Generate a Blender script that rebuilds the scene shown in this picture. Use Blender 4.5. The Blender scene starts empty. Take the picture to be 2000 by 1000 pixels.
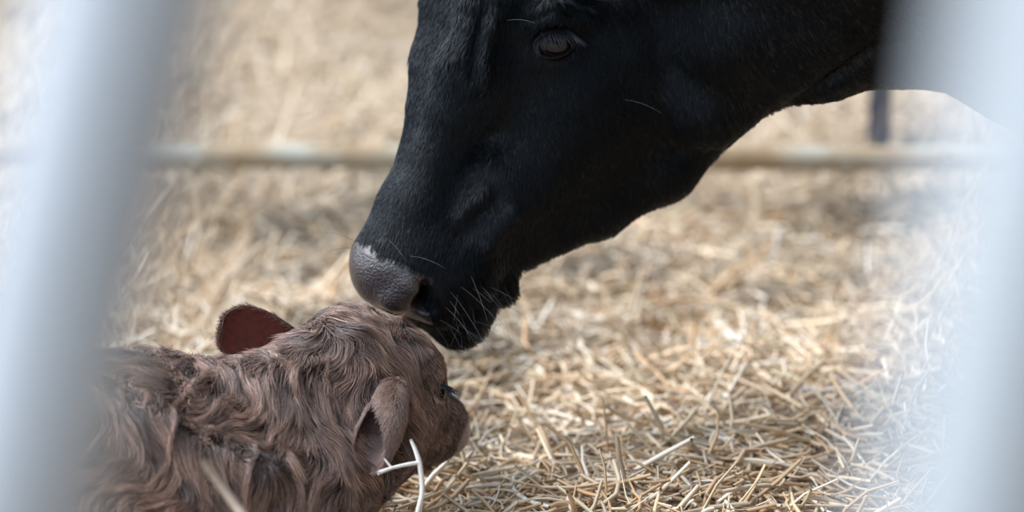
import bpy, math, random
import numpy as np
from mathutils import Vector, kdtree

rng = np.random.default_rng(7)
random.seed(7)
SC = bpy.context.scene
COL = SC.collection
PREVIEW = False

# ------------------------------------------------------------------ camera
PITCH = math.radians(18.0)
SP, CP = math.sin(PITCH), math.cos(PITCH)
D0, FPX = 2.65, 4722.2
FOCUS = np.array([0.0, 0.0, 0.38])
RV, UV, FV = np.array([1.0, 0, 0]), np.array([0, SP, CP]), np.array([0, CP, -SP])
CAM = FOCUS - D0 * FV
S = D0 / FPX                                   # metres in one picture unit at the focus distance

def V(px, py, w=0.0):
    """point at depth w (m beyond the focus plane) along the line of sight of a picture position"""
    return CAM + (D0 + w) * (FV + (px - 1000) / FPX * RV + (500 - py) / FPX * UV)

cam = bpy.data.cameras.new('camera')
cam.lens = 85; cam.sensor_width = 36; cam.clip_start = 0.05; cam.clip_end = 200
cam.dof.use_dof = True; cam.dof.focus_distance = D0 - 0.01; cam.dof.aperture_fstop = 1.85; cam.dof.aperture_blades = 0
co = bpy.data.objects.new('camera', cam); COL.objects.link(co)
co.location = CAM.tolist(); co.rotation_euler = (math.pi / 2 - PITCH, 0, 0)
SC.camera = co

# ------------------------------------------------------------------ world, sun, exposure
world = bpy.data.worlds.new('world'); SC.world = world; world.use_nodes = True
wn = world.node_tree.nodes; bgn = wn['Background']
bgn.inputs[0].default_value = (0.70, 0.84, 1.0, 1); bgn.inputs[1].default_value = 0.98
sun = bpy.data.lights.new('daylight', 'SUN'); sun.energy = 2.4; sun.angle = math.radians(45); sun.color = (1.0, .985, .97)
so = bpy.data.objects.new('daylight', sun); COL.objects.link(so)
so.rotation_euler = Vector((-1.0, 0.12, 0.92)).to_track_quat('Z', 'Y').to_euler()
SC.view_settings.view_transform = 'Standard'; SC.view_settings.look = 'None'
SC.view_settings.exposure = 1.2; SC.view_settings.gamma = 1.0; SC.view_settings.use_curve_mapping = False
try:
    SC.cycles.use_denoising = True; SC.cycles.denoiser = 'OPENIMAGEDENOISE'
    SC.cycles_curves.shape = 'RIBBONS'; SC.cycles_curves.subdivisions = 2
    SC.cycles.max_bounces = 6; SC.cycles.transparent_max_bounces = 8
except Exception:
    pass

# ------------------------------------------------------------------ helpers
def tag(o, label=None, cat=None, group=None, kind=None):
    if label: o['label'] = label
    if cat: o['category'] = cat
    if group: o['group'] = group
    if kind: o['kind'] = kind
    return o

def link(name, data, parent=None):
    o = bpy.data.objects.new(name, data); COL.objects.link(o)
    if parent is not None:
        o.parent = parent
        if parent.type == 'EMPTY':
            o.matrix_parent_inverse.identity(); o.location = -parent.location
    return o

def empty(name, loc):
    o = bpy.data.objects.new(name, None); COL.objects.link(o); o.location = loc; o.empty_display_size = 0.05
    return o

def np_mesh(name, v, f, mat=None, smooth=True):
    """v (n,3), f (m,3|4) -> mesh"""
    m = bpy.data.meshes.new(name); k = f.shape[1]
    m.vertices.add(len(v)); m.vertices.foreach_set('co', np.asarray(v, np.float32).ravel())
    m.loops.add(f.size); m.loops.foreach_set('vertex_index', f.astype(np.int32).ravel())
    m.polygons.add(len(f)); m.polygons.foreach_set('loop_start', np.arange(0, f.size, k, dtype=np.int32))
    m.polygons.foreach_set('loop_total', np.full(len(f), k, np.int32))
    m.update(calc_edges=True)
    if smooth: m.polygons.foreach_set('use_smooth', np.ones(len(f), bool))
    if mat: m.materials.append(mat)
    return m

def nrm(a): return a / (np.linalg.norm(a, axis=-1, keepdims=True) + 1e-12)

def tube(pts, rad, mat, name, n=10, flat=1.0, caps=True):
    """swept tube through points with radii"""
    pts = np.asarray(pts, float); rad = np.broadcast_to(np.asarray(rad, float), (len(pts),))
    t = np.gradient(pts, axis=0); t = nrm(t)
    up = np.array([0, 0, 1.0]) if abs(t[0, 2]) < 0.9 else np.array([1.0, 0, 0])
    a = nrm(np.cross(t, up)); b = np.cross(t, a)
    ang = np.arange(n) * 2 * math.pi / n
    v = pts[:, None] + rad[:, None, None] * (np.cos(ang)[None, :, None] * a[:, None] + flat * np.sin(ang)[None, :, None] * b[:, None])
    v = v.reshape(-1, 3); f = []
    for i in range(len(pts) - 1):
        for j in range(n):
            k = (j + 1) % n
            f.append((i * n + j, i * n + k, (i + 1) * n + k, (i + 1) * n + j))
    f = np.array(f)[:, ::-1]
    if caps:
        nv = len(v); v = np.vstack([v, pts[0], pts[-1]])
        c = [(nv, (j + 1) % n, j, j) for j in range(n)] + [(nv + 1, (len(pts) - 1) * n + j, (len(pts) - 1) * n + (j + 1) % n, (len(pts) - 1) * n + (j + 1) % n) for j in range(n)]
        m = bpy.data.meshes.new(name)
        m.from_pydata(v.tolist(), [], [tuple(q) for q in f.tolist()] + [q[:3] for q in c])
        m.polygons.foreach_set('use_smooth', np.ones(len(m.polygons), bool)); m.materials.append(mat); m.update()
        return m
    return np_mesh(name, v, f, mat)

def vnoise(p, scale, seed=0, oct=3):
    """cheap smooth vector noise: sums of sines, p (n,3) -> (n,3)"""
    r = np.random.default_rng(seed); out = np.zeros((len(p), 3)); amp = 1.0; tot = 0
    for o in range(oct):
        for k in range(4):
            d = nrm(r.normal(size=3)) * (2 ** o) / scale * 2 * math.pi * r.uniform(.6, 1.4)
            out += amp * np.sin(p @ d + r.uniform(0, 6.28))[:, None] * nrm(r.normal(size=3))
        tot += amp * 2; amp *= .55
    return out / tot

# ------------------------------------------------------------------ materials
def new_mat(name):
    m = bpy.data.materials.new(name); m.use_nodes = True
    return m, m.node_tree.nodes, m.node_tree.links, m.node_tree.nodes['Principled BSDF']

def ramp(nodes, stops):
    r = nodes.new('ShaderNodeValToRGB'); e = r.color_ramp.elements
    e[0].position = stops[0][0]; e[0].color = (*stops[0][1], 1); e[1].position = stops[-1][0]; e[1].color = (*stops[-1][1], 1)
    for p, c in stops[1:-1]:
        q = e.new(p); q.color = (*c, 1)
    return r

def noise_mat(name, stops, scale=8, detail=6, rough=.7, bump=0.0, bscale=None, metallic=0.0, spec=.5, stretch=None):
    m, n, l, b = new_mat(name)
    tc = n.new('ShaderNodeTexCoord'); mp = n.new('ShaderNodeMapping'); l.new(tc.outputs['Object'], mp.inputs[0])
    if stretch: mp.inputs['Scale'].default_value = stretch
    t = n.new('ShaderNodeTexNoise'); t.inputs['Scale'].default_value = scale; t.inputs['Detail'].default_value = detail
    l.new(mp.outputs[0], t.inputs['Vector'])
    r = ramp(n, stops); l.new(t.outputs['Fac'], r.inputs[0]); l.new(r.outputs[0], b.inputs['Base Color'])
    b.inputs['Roughness'].default_value = rough; b.inputs['Metallic'].default_value = metallic
    b.inputs['Specular IOR Level'].default_value = spec
    if bump:
        t2 = n.new('ShaderNodeTexNoise'); t2.inputs['Scale'].default_value = bscale or scale * 4; t2.inputs['Detail'].default_value = 5
        l.new(mp.outputs[0], t2.inputs['Vector'])
        bp = n.new('ShaderNodeBump'); bp.inputs['Strength'].default_value = bump; bp.inputs['Distance'].default_value = .004
        l.new(t2.outputs['Fac'], bp.inputs['Height']); l.new(bp.outputs[0], b.inputs['Normal'])
    return m

M_cowskin = noise_mat('black_hide', [(0.3, (.001, .001, .0015)), (0.7, (.003, .003, .004))], 30, rough=.55, bump=.4, bscale=260, spec=.25)
M_nose = noise_mat('moist_nose_skin', [(0.3, (.010, .006, .008)), (0.7, (.028, .018, .022))], 60, rough=.24, bump=.6, bscale=330, spec=.65)
M_nose.node_tree.nodes['Principled BSDF'].inputs['Coat Weight'].default_value = .30
M_nose.node_tree.nodes['Principled BSDF'].inputs['Coat Roughness'].default_value = .16
M_calfskin = noise_mat('brown_hide', [(0.3, (.045, .022, .014)), (0.7, (.11, .060, .040))], 40, rough=.6, bump=.5, bscale=150)
M_calfnose = noise_mat('calf_nose_skin', [(0.3, (.26, .19, .17)), (0.7, (.42, .32, .29))], 40, rough=.4, bump=.4, bscale=300)
M_steel = noise_mat('galvanised_steel', [(0.3, (.39, .42, .46)), (0.7, (.44, .475, .52))], 14, rough=.55, metallic=.1, bump=.1, spec=.5)
M_steel_dimmed = noise_mat('dimmed_galvanised_steel', [(0.3, (.36, .395, .43)), (0.7, (.41, .445, .48))], 14, rough=.6, metallic=.1, bump=.1, spec=.4)  # same steel, colour lowered to offset the sun on the right bar
M_rail = noise_mat('weathered_rail', [(0.30, (.16, .08, .03)), (0.42, (.30, .21, .12)), (0.52, (.36, .34, .28)), (0.75, (.46, .46, .43))], 9, rough=.6, bump=.3, stretch=(.6, 1, 1))
M_post = noise_mat('dark_painted_post', [(0.3, (.010, .010, .018)), (0.7, (.025, .025, .05))], 12, rough=.35)
M_wood = noise_mat('old_board', [(0.3, (.07, .05, .035)), (0.7, (.16, .12, .09))], 6, rough=.8, bump=.5, stretch=(.3, 3, 3))
M_horn = noise_mat('horn_grey', [(0.3, (.02, .018, .018)), (0.7, (.06, .05, .045))], 20, rough=.5)

def hair_mat(name, rough=.4, spec=.5, root=None, tip=None, trans=0.0):
    m, n, l, b = new_mat(name)
    hi = n.new('ShaderNodeHairInfo')
    mixr = n.new('ShaderNodeMixRGB'); l.new(hi.outputs['Intercept'], mixr.inputs[0])
    mixr.inputs[1].default_value = (*root, 1); mixr.inputs[2].default_value = (*tip, 1)
    at = n.new('ShaderNodeAttribute'); at.attribute_name = 'shade'; at.attribute_type = 'GEOMETRY'
    mul = n.new('ShaderNodeMixRGB'); mul.blend_type = 'MULTIPLY'; mul.inputs[0].default_value = 1
    l.new(mixr.outputs[0], mul.inputs[1]); l.new(at.outputs['Fac'], mul.inputs[2])
    l.new(mul.outputs[0], b.inputs['Base Color'])
    b.inputs['Roughness'].default_value = rough; b.inputs['Specular IOR Level'].default_value = spec
    b.inputs['Specular Tint'].default_value = (.74, .87, 1, 1)
    return m
M_cowhair = hair_mat('black_hair', .36, .24, (.001, .001, .0014), (.0032, .0036, .0052))
M_calfhair = hair_mat('brown_wet_hair', .30, .65, (.038, .019, .012), (.33, .205, .155))
M_whisker = hair_mat('pale_whisker', .4, .5, (.06, .06, .065), (.18, .18, .20))
M_lash = hair_mat('dark_lash', .4, .5, (.01, .01, .012), (.03, .03, .035))

m, n_, l_, b_ = new_mat('ear_skin'); M_ear = m
b_.inputs['Base Color'].default_value = (.16, .06, .045, 1); b_.inputs['Roughness'].default_value = .6
tr = n_.new('ShaderNodeBsdfTranslucent'); tr.inputs[0].default_value = (.95, .17, .07, 1)
nz = n_.new('ShaderNodeTexNoise'); nz.inputs['Scale'].default_value = 9; rz = ramp(n_, [(.32, (.45, .08, .045)), (.52, (1.0, .24, .09))])
l_.new(nz.outputs['Fac'], rz.inputs[0]); l_.new(rz.outputs[0], tr.inputs[0])
mx = n_.new('ShaderNodeMixShader'); mx.inputs[0].default_value = .58
l_.new(b_.outputs[0], mx.inputs[1]); l_.new(tr.outputs[0], mx.inputs[2]); l_.new(mx.outputs[0], n_['Material Output'].inputs[0])

M_calfear = noise_mat('ear_hide', [(0.3, (.07, .038, .032)), (0.7, (.14, .08, .068))], 40, rough=.6, bump=.4, bscale=200)
m, n_, l_, b_ = new_mat('wet_eye'); M_eye = m
b_.inputs['Base Color'].default_value = (.008, .006, .008, 1); b_.inputs['Roughness'].default_value = .10; b_.inputs['Specular IOR Level'].default_value = .35
m, n_, l_, b_ = new_mat('iris_brown'); M_iris = m
b_.inputs['Base Color'].default_value = (.05, .022, .012, 1); b_.inputs['Roughness'].default_value = .08

def straw_mat(name, rough):
    m, n, l, b = new_mat(name)
    at = n.new('ShaderNodeAttribute'); at.attribute_name = 'col'; at.attribute_type = 'GEOMETRY'
    l.new(at.outputs['Color'], b.inputs['Base Color'])
    b.inputs['Roughness'].default_value = rough; b.inputs['Specular IOR Level'].default_value = .55
    return m
M_straw = straw_mat('straw', .42)
M_stalk = noise_mat('pale_straw', [(0.3, (.62, .50, .33)), (0.7, (.82, .72, .54))], 25, rough=.45, bump=.3)
M_stalkwhite = noise_mat('bleached_straw', [(0.3, (.66, .62, .58)), (0.7, (.86, .82, .78))], 25, rough=.4, bump=.3)
M_stalkbrown = noise_mat('brown_straw', [(0.3, (.26, .19, .14)), (0.7, (.42, .33, .26))], 25, rough=.5, bump=.3)
M_ground = noise_mat('bedding_base', [(0.25, (.10, .075, .05)), (0.5, (.30, .225, .15)), (0.75, (.52, .43, .32))], 22, detail=12, rough=.9, bump=.6, bscale=90)

# ------------------------------------------------------------------ ground and straw
def gz(x, y):
    """height of the bedding"""
    x = np.asarray(x, float); y = np.asarray(y, float)
    h = .045 * np.exp(-((y + .05) / .75) ** 2)
    h = h + .018 * np.sin(3.1 * x + 1.3 * y + .5) * np.cos(2.3 * y - 1.1 * x) + .010 * np.sin(7.3 * x - 5.1 * y) + .007 * np.cos(11 * y + 6 * x)
    return h + .01

nx, ny = 300, 340
gx = np.linspace(-4.2, 5.4, nx); gy = np.linspace(-7.1, 3.9, ny)
X, Y = np.meshgrid(gx, gy, indexing='ij')
Z = gz(X, Y)
gv = np.stack([X.ravel(), Y.ravel(), Z.ravel()], 1)
I = np.arange(nx * ny).reshape(nx, ny)
gf = np.stack([I[:-1, :-1].ravel(), I[1:, :-1].ravel(), I[1:, 1:].ravel(), I[:-1, 1:].ravel()], 1)
fl = link('floor', np_mesh('floor', gv, gf, M_ground)); tag(fl, kind='structure', label='trampled earth and chaff floor of the straw pen')

PAL = np.array([(.80, .67, .50), (.70, .53, .36), (.60, .39, .21), (.88, .80, .70), (.54, .32, .15), (.60, .50, .41), (.36, .24, .15), (.92, .88, .84), (.54, .48, .31)]) * np.array([1.0, .955, .88])
PALW = np.array([.24, .2, .14, .14, .07, .09, .04, .06, .02])

def soil_shade(x, y):
    """0..1: how soiled the bedding is, plus painted shade below the rail"""
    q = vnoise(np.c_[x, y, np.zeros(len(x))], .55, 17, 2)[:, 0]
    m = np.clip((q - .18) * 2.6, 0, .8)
    for (a, b, s1, s2, w) in SOIL_SHADE: m = np.maximum(m, w * np.exp(-((x - a) / s1) ** 2 - ((y - b) / s2) ** 2))
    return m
def gp_(px, py):
    d = FV + (px - 1000) / FPX * RV + (500 - py) / FPX * UV; q = CAM + d * ((.02 - CAM[2]) / d[2]); return q[0], q[1]
SOIL_SHADE = [(*gp_(1190, 560), .11, .10, .9), (*gp_(390, 370), .10, .16, .85), (*gp_(620, 450), .07, .07, .6), (*gp_(1520, 620), .08, .06, .7), (*gp_(1650, 560), .10, .08, .6), (*gp_(1150, 150), .4, .3, .3), (*gp_(1330, 730), .06, .04, .4), (*gp_(1240, 970), .12, .05, .5)]  # dirty patches; the second is the shadow below the rail, painted into the straw
def straws(name, n, xr, yr, lmin, lmax, wmin, wmax, seg, sides, seed, lift=.03, steep=.25, keep=None, palw=PALW, bright=1.0, mute=.18):
    r = np.random.default_rng(seed)
    c = np.stack([r.uniform(*xr, n), r.uniform(*yr, n)], 1)
    if keep is not None: c = c[keep(c, r)]
    n = len(c)
    L = np.exp(r.uniform(math.log(lmin), math.log(lmax), n)); Wd = r.uniform(wmin, wmax, n) * .5
    az = r.uniform(0, 2 * math.pi, n) + .8 * vnoise(np.c_[c, np.zeros(n)], .6, 3)[:, 0]
    pit = r.normal(0, .16, n); st = r.random(n) < steep; pit[st] += r.uniform(.2, 1.0, st.sum())
    d = np.stack([np.cos(az) * np.cos(pit), np.sin(az) * np.cos(pit), np.sin(pit)], 1)
    z = gz(c[:, 0], c[:, 1]) + lift * r.random(n) ** 1.3 + np.abs(d[:, 2]) * L * .28
    ctr = np.c_[c, z]
    side = nrm(np.cross(d, [0, 0, 1.0])); up = np.cross(side, d)
    roll = r.uniform(0, 6.28, n)[:, None]
    a = side * np.cos(roll) + up * np.sin(roll); b = np.cross(d, a)
    flat = np.where(r.random(n) < .45, r.uniform(.15, .4, n), r.uniform(.7, 1, n))
    bend = r.normal(0, .10, n) * L; kink = (r.random(n) < .2) * r.normal(0, .25, n) * L
    s = np.linspace(-.5, .5, seg + 1)
    P = ctr[:, None] + d[:, None] * (s[None, :, None] * L[:, None, None]) + (side[:, None] * bend[:, None, None] + up[:, None] * 0) * ((s ** 2) * 4)[None, :, None]
    P = P + side[:, None] * kink[:, None, None] * np.maximum(s, 0)[None, :, None]
    P[:, :, 2] += (r.normal(0, .05, n) * L)[:, None] * (s ** 2 * 4)[None]
    P[:, :, 2] = np.maximum(P[:, :, 2], gz(P[:, :, 0], P[:, :, 1]) - .004)
    ang = np.arange(sides) * 2 * math.pi / sides
    taper = (1 - .25 * np.abs(s * 2) ** 3)
    v = P[:, :, None] + (Wd[:, None] * taper[None])[:, :, None, None] * (np.cos(ang)[None, None, :, None] * a[:, None, None] + (flat[:, None, None, None] * np.sin(ang)[None, None, :, None]) * b[:, None, None])
    v = v.reshape(-1, 3); per = (seg + 1) * sides
    base = np.array([(i * sides + j, i * sides + (j + 1) % sides, (i + 1) * sides + (j + 1) % sides, (i + 1) * sides + j) for i in range(seg) for j in range(sides)])[:, ::-1]
    f = (base[None] + (np.arange(n) * per)[:, None, None]).reshape(-1, 4)
    me = np_mesh(name, v, f, M_straw, smooth=sides > 3)
    so_ = soil_shade(c[:, 0], c[:, 1]) * (r.random(n) < .8)
    col = PAL[r.choice(len(PAL), n, p=palw / palw.sum())] * r.uniform(.70, 1.08, (n, 1)) * bright
    col = col * (1 - mute) + np.array([.64, .51, .38]) * mute
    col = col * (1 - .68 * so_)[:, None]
    ca = me.attributes.new('col', 'FLOAT_COLOR', 'POINT')
    cc = np.ones((n, per, 4)); cc[:, :, :3] = col[:, None]
    ca.data.foreach_set('color', cc.astype(np.float32).ravel())
    return me

def frustum(extra):
    def k(c, r):
        depth = c[:, 1] + 2.52
        return np.abs(c[:, 0]) < depth * .235 + extra
    return k
RAIL_Y = 1.30
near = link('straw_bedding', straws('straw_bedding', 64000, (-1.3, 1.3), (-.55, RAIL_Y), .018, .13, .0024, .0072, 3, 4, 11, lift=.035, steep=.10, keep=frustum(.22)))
tag(near, 'loose golden straw bedding spread over the pen floor around the calf', 'straw', kind='stuff')
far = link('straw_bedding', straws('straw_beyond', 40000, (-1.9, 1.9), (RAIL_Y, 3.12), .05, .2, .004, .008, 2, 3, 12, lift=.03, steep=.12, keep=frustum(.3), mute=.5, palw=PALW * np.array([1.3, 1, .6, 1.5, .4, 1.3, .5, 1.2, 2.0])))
tag(far, 'paler flattened straw lying beyond the rusty rail', 'straw', kind='stuff')

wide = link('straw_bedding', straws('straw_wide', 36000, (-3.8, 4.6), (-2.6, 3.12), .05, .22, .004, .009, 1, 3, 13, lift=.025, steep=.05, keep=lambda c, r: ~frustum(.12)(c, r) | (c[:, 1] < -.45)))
tag(wide, 'thinner straw strewn over the pen floor at the sides', 'straw', kind='stuff')
# wall behind the pen
wall = link('wall_back', tube([(-4.2, 3.42, .02), (5.3, 3.42, .02)], .04, M_wood, 'wall_back', 4)); tag(wall, kind='structure', label='low dark timber wall closing the far side of the barn')
for k in range(6):
    z0 = .04 + k * .19
    b = tube([(-4.2 + .01 * (k % 2), 3.30 + .006 * (k % 3), z0 + .09), (5.3, 3.30 + .006 * (k % 3), z0 + .09)], .128, M_wood, 'plank', 4)
    me = b; c = np.empty(len(me.vertices) * 3); me.vertices.foreach_get('co', c); c = c.reshape(-1, 3)
    yc = c[:, 1].mean(); c[:, 1] = yc + (c[:, 1] - yc) * .15
    c[:, 2] = z0 + .09 + (c[:, 2] - z0 - .09) * .7
    me.vertices.foreach_set('co', c.ravel()); me.polygons.foreach_set('use_smooth', np.zeros(len(me.polygons), bool)); me.update()
    link('plank', me, wall)

# unseen roof and walls added to keep the sky off the cow's near cheek
M_shade_roof = noise_mat('shade_roof_sheet', [(0.3, (.05, .05, .05)), (0.7, (.10, .095, .09))], 5, rough=.8)
def slab(name, lo, hi, mat, label):
    lo, hi = np.array(lo, float), np.array(hi, float)
    v = np.array([[(lo, hi)[(k >> q) & 1][q] for q in range(3)] for k in range(8)])
    f = np.array([(0, 2, 3, 1), (4, 5, 7, 6), (0, 1, 5, 4), (2, 6, 7, 3), (0, 4, 6, 2), (1, 3, 7, 5)])
    return tag(link(name, np_mesh(name, v, f, mat, smooth=False)), kind='structure', label=label)
slab('shade_roof', (.1, -7, 3.0), (5.4, .3, 3.06), M_shade_roof, 'unseen dark roof added over the near half of the pen to cut skylight')
slab('shade_wall_front', (.6, -7.1, 0), (5.4, -7.0, 3.0), M_wood, 'unseen dark wall added behind the viewer and the cow to cut skylight')
slab('shade_wall_right', (5.3, -7, 0), (5.4, 3.4, 3.0), M_wood, 'unseen dark wall added beyond the cow to cut skylight')
# rusty rail behind the animals
def on_y(px, py, y):
    d = FV + (px - 1000) / FPX * RV + (500 - py) / FPX * UV
    return CAM + d * ((y - CAM[1]) / d[1])
rl, rr = on_y(340, 304, RAIL_Y), on_y(1850, 311, RAIL_Y)
dr = nrm(rr - rl); A = rl - dr * .9; B = rr + dr * 1.2
rail = empty('fence_rail', ((A + B) / 2).tolist()); tag(rail, 'weathered rusty grey pipe rail running level behind the cow', 'rail')
pp = [A + (B - A) * t for t in np.linspace(0, 1, 24)]
link('pipe', tube(pp, .0205, M_rail, 'pipe', 20), rail)
for e in (A + dr * .08, B - dr * .08):
    link('support', tube([np.array([e[0], e[1], -.01]), e + [0, 0, .012]], .014, M_rail, 'support', 12), rail)
# dark post beyond the rail
pb = on_y(1716, 276, RAIL_Y + .35); gzb = float(gz(pb[0], pb[1]))
post = empty('post', (pb[0], pb[1], gzb)); tag(post, 'slim dark blue-black post standing beyond the rail under the cow\'s throat', 'post')
link('shaft', tube([(pb[0] + dx, pb[1], z) for dx, z in ((0, gzb - .02), (0, gzb + .08), (.0, .35), (.002, .7), (.002, 1.05))], [.023, .021, .020, .020, .020], M_post, 'shaft', 18), post)
link('foot', tube([(pb[0] - .004, pb[1], gzb - .02), (pb[0] - .003, pb[1], gzb + .02), (pb[0], pb[1], gzb + .05)], [.032, .030, .019], M_post, 'foot', 18), post)

# ------------------------------------------------------------------ signed distance modelling
class Field:
    def __init__(self, xs, ys, zs):
        self.ax = (np.asarray(xs), np.asarray(ys), np.asarray(zs))
        self.f = np.full([len(a) for a in self.ax], .3, np.float32)
    def _sub(self, lo, hi):
        sl = []; g = []
        for a, l, h in zip(self.ax, lo, hi):
            i0 = max(0, np.searchsorted(a, l) - 1); i1 = min(len(a), np.searchsorted(a, h) + 1)
            sl.append(slice(i0, i1)); g.append(a[i0:i1].astype(np.float32))
        if any(len(q) == 0 for q in g): return None, None
        X, Y, Z = np.meshgrid(*g, indexing='ij', sparse=True)
        return tuple(sl), (X, Y, Z)
    def put(self, d, sl, k, sub=False):
        cur = self.f[sl]
        if sub:
            a, b = -cur, d; h = np.maximum(k - np.abs(a - b), 0) / k; self.f[sl] = -(np.minimum(a, b) - h * h * k * .25)
        else:
            h = np.maximum(k - np.abs(cur - d), 0) / k; self.f[sl] = np.minimum(cur, d) - h * h * k * .25
    def cone(self, a, b, ra, rb, k=.03, sub=False):
        a = np.asarray(a, float); b = np.asarray(b, float); m = max(ra, rb) + k + .03
        sl, g = self._sub(np.minimum(a, b) - m, np.maximum(a, b) + m)
        if sl is None: return
        ba = b - a; l2 = float(ba @ ba) + 1e-12
        X, Y, Z = (g[i] - np.float32(a[i]) for i in range(3))
        t = np.clip((X * ba[0] + Y * ba[1] + Z * ba[2]) / l2, 0, 1)
        d = np.sqrt((X - t * ba[0]) ** 2 + (Y - t * ba[1]) ** 2 + (Z - t * ba[2]) ** 2) - (ra + (rb - ra) * t)
        self.put(d.astype(np.float32), sl, k, sub)
    def ell(self, c, axes, r, k=.03, sub=False):
        c = np.asarray(c, float); axes = np.asarray(axes, float); r = np.asarray(r, float); m = r.max() + k + .03
        sl, g = self._sub(c - m, c + m)
        if sl is None: return
        X, Y, Z = (g[i] - np.float32(c[i]) for i in range(3))
        q = [(X * e[0] + Y * e[1] + Z * e[2]) for e in axes]
        k0 = np.sqrt(sum((q[i] / r[i]) ** 2 for i in range(3))); k1 = np.sqrt(sum((q[i] / r[i] ** 2) ** 2 for i in range(3)))
        d = k0 * (k0 - 1) / np.maximum(k1, 1e-6)
        self.put(d.astype(np.float32), sl, k, sub)
    def mesh(self):
        f = self.f; ins = f < 0; xs, ys, zs = self.ax
        n0, n1, n2 = f.shape
        cnt = np.zeros((n0 - 1, n1 - 1, n2 - 1), np.uint8)
        for i in (0, 1):
            for j in (0, 1):
                for k in (0, 1): cnt += ins[i:n0 - 1 + i, j:n1 - 1 + j, k:n2 - 1 + k]
        act = (cnt > 0) & (cnt < 8); idx = np.full(act.shape, -1, np.int64); ci = np.argwhere(act); idx[act] = np.arange(len(ci))
        acc = np.zeros((len(ci), 3)); w = np.zeros(len(ci)); G = (xs, ys, zs)
        corners = [(i, j, k) for i in (0, 1) for j in (0, 1) for k in (0, 1)]
        for c in corners:
            for axs in range(3):
                if c[axs]: continue
                e = list(c); e[axs] = 1
                A = ci + c; B = ci + e; fa = f[tuple(A.T)]; fb = f[tuple(B.T)]
                m = (fa < 0) != (fb < 0); t = np.where(m, fa / np.where(fa == fb, 1, fa - fb), 0)
                for q in range(3):
                    pa = G[q][A[:, q]]; pbb = G[q][B[:, q]]
                    acc[:, q] += np.where(m, pa + t * (pbb - pa), 0)
                w += m
        v = acc / w[:, None]; faces = []
        for axs in range(3):
            o1, o2 = [(1, 2), (2, 0), (0, 1)][axs]
            a = [slice(None)] * 3; b = [slice(None)] * 3; a[axs] = slice(0, -1); b[axs] = slice(1, None)
            s = ins[tuple(a)] != ins[tuple(b)]
            e = np.argwhere(s); e = e[(e[:, o1] > 0) & (e[:, o2] > 0) & (e[:, o1] < f.shape[o1] - 1) & (e[:, o2] < f.shape[o2] - 1)]
            fl_ = ins[tuple(e.T)]
            def cell(d1, d2):
                q = e.copy(); q[:, o1] -= d1; q[:, o2] -= d2; return idx[tuple(q.T)]
            Q = np.stack([cell(1, 1), cell(0, 1), cell(0, 0), cell(1, 0)], 1)
            Q[~fl_] = Q[~fl_][:, ::-1]; faces.append(Q)
        return v, np.vstack(faces)

def vnormals(v, f):
    fn = np.cross(v[f[:, 1]] - v[f[:, 3]], v[f[:, 2]] - v[f[:, 0]]) * -1
    fn = np.cross(v[f[:, 2]] - v[f[:, 0]], v[f[:, 3]] - v[f[:, 1]])
    n = np.zeros_like(v)
    for k in range(4): np.add.at(n, f[:, k], fn)
    return nrm(n), fn

def relax(v, f, it=2, lam=.5):
    for _ in range(it):
        s = np.zeros_like(v); c = np.zeros(len(v))
        for k in range(4):
            a, b = f[:, k], f[:, (k + 1) % 4]
            np.add.at(s, a, v[b]); np.add.at(s, b, v[a]); np.add.at(c, a, 1); np.add.at(c, b, 1)
        v = v + lam * (s / c[:, None] - v)
    return v

def axis(parts):
    """piecewise spacing grid coordinates: [(start, end, step), ...]"""
    out = [np.arange(a, b, s) for a, b, s in parts]
    return np.concatenate(out + [[parts[-1][1]]])

def seg_dist(p, pts):
    """distance to a polyline and parameter 0..1"""
    best = np.full(len(p), 9.0); par = np.zeros(len(p)); pts = [np.asarray(q, float) for q in pts]
    for i in range(len(pts) - 1):
        a, b = pts[i], pts[i + 1]; ba = b - a; t = np.clip((p - a) @ ba / (ba @ ba), 0, 1)
        d = np.linalg.norm(p - a - t[:, None] * ba, axis=1); m = d < best
        best[m] = d[m]; par[m] = (i + t[m]) / (len(pts) - 1)
    return best, par

# ------------------------------------------------------------------ cow
TH = math.radians(25); CT, ST = math.cos(TH), math.sin(TH)
cf2 = nrm(np.array([-.29, -.957])); cd2 = np.array([-.957, .29]); cd2 = nrm(np.array([cf2[1], -cf2[0]]))
cf = cf2[0] * RV + cf2[1] * UV
cD2 = cd2[0] * RV + cd2[1] * UV
cd = CT * cD2 - ST * FV
cl = -CT * FV - ST * cD2
CB = V(820, 70, .075)
CS = S
def HP(x, y, z):
    return CB + CS * (x * cf + y * cl + z * cd)
def HPX(px, py, y):
    """head-frame coordinates (x, z) of a point at lateral offset y seen at a picture position (ignoring perspective)"""
    r = np.array([px - 820, -(py - 70)], float); x = r @ cf2; q = r @ cd2
    return x, (q + y * ST) / CT
def HQ(px, py, y):
    x, z = HPX(px, py, y); return HP(x, y, z)
HA = (cf, cl, cd)

F = Field(axis([(-.20, .40, .0034), (.40, .8, .008), (.8, 2.75, .022)]),
          axis([(-.22, -.14, .012), (-.14, .26, .0036), (.26, .95, .02)]),
          axis([(-.02, .26, .02), (.26, .74, .0034), (.74, .95, .008), (.95, 1.5, .022)]))
def mc(a, b, ra, rb, k=.03, sub=False):
    """mirrored round cone in head units"""
    for s in (1, -1):
        F.cone(HP(a[0], a[1] * s, a[2]), HP(b[0], b[1] * s, b[2]), ra * CS, rb * CS, k, sub)
        if a[1] == 0 and b[1] == 0: break
def me_(c, r, k=.03, sub=False):
    for s in (1, -1):
        F.ell(HP(c[0], c[1] * s, c[2]), HA, np.array(r) * CS, k, sub)
        if c[1] == 0: break
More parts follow.
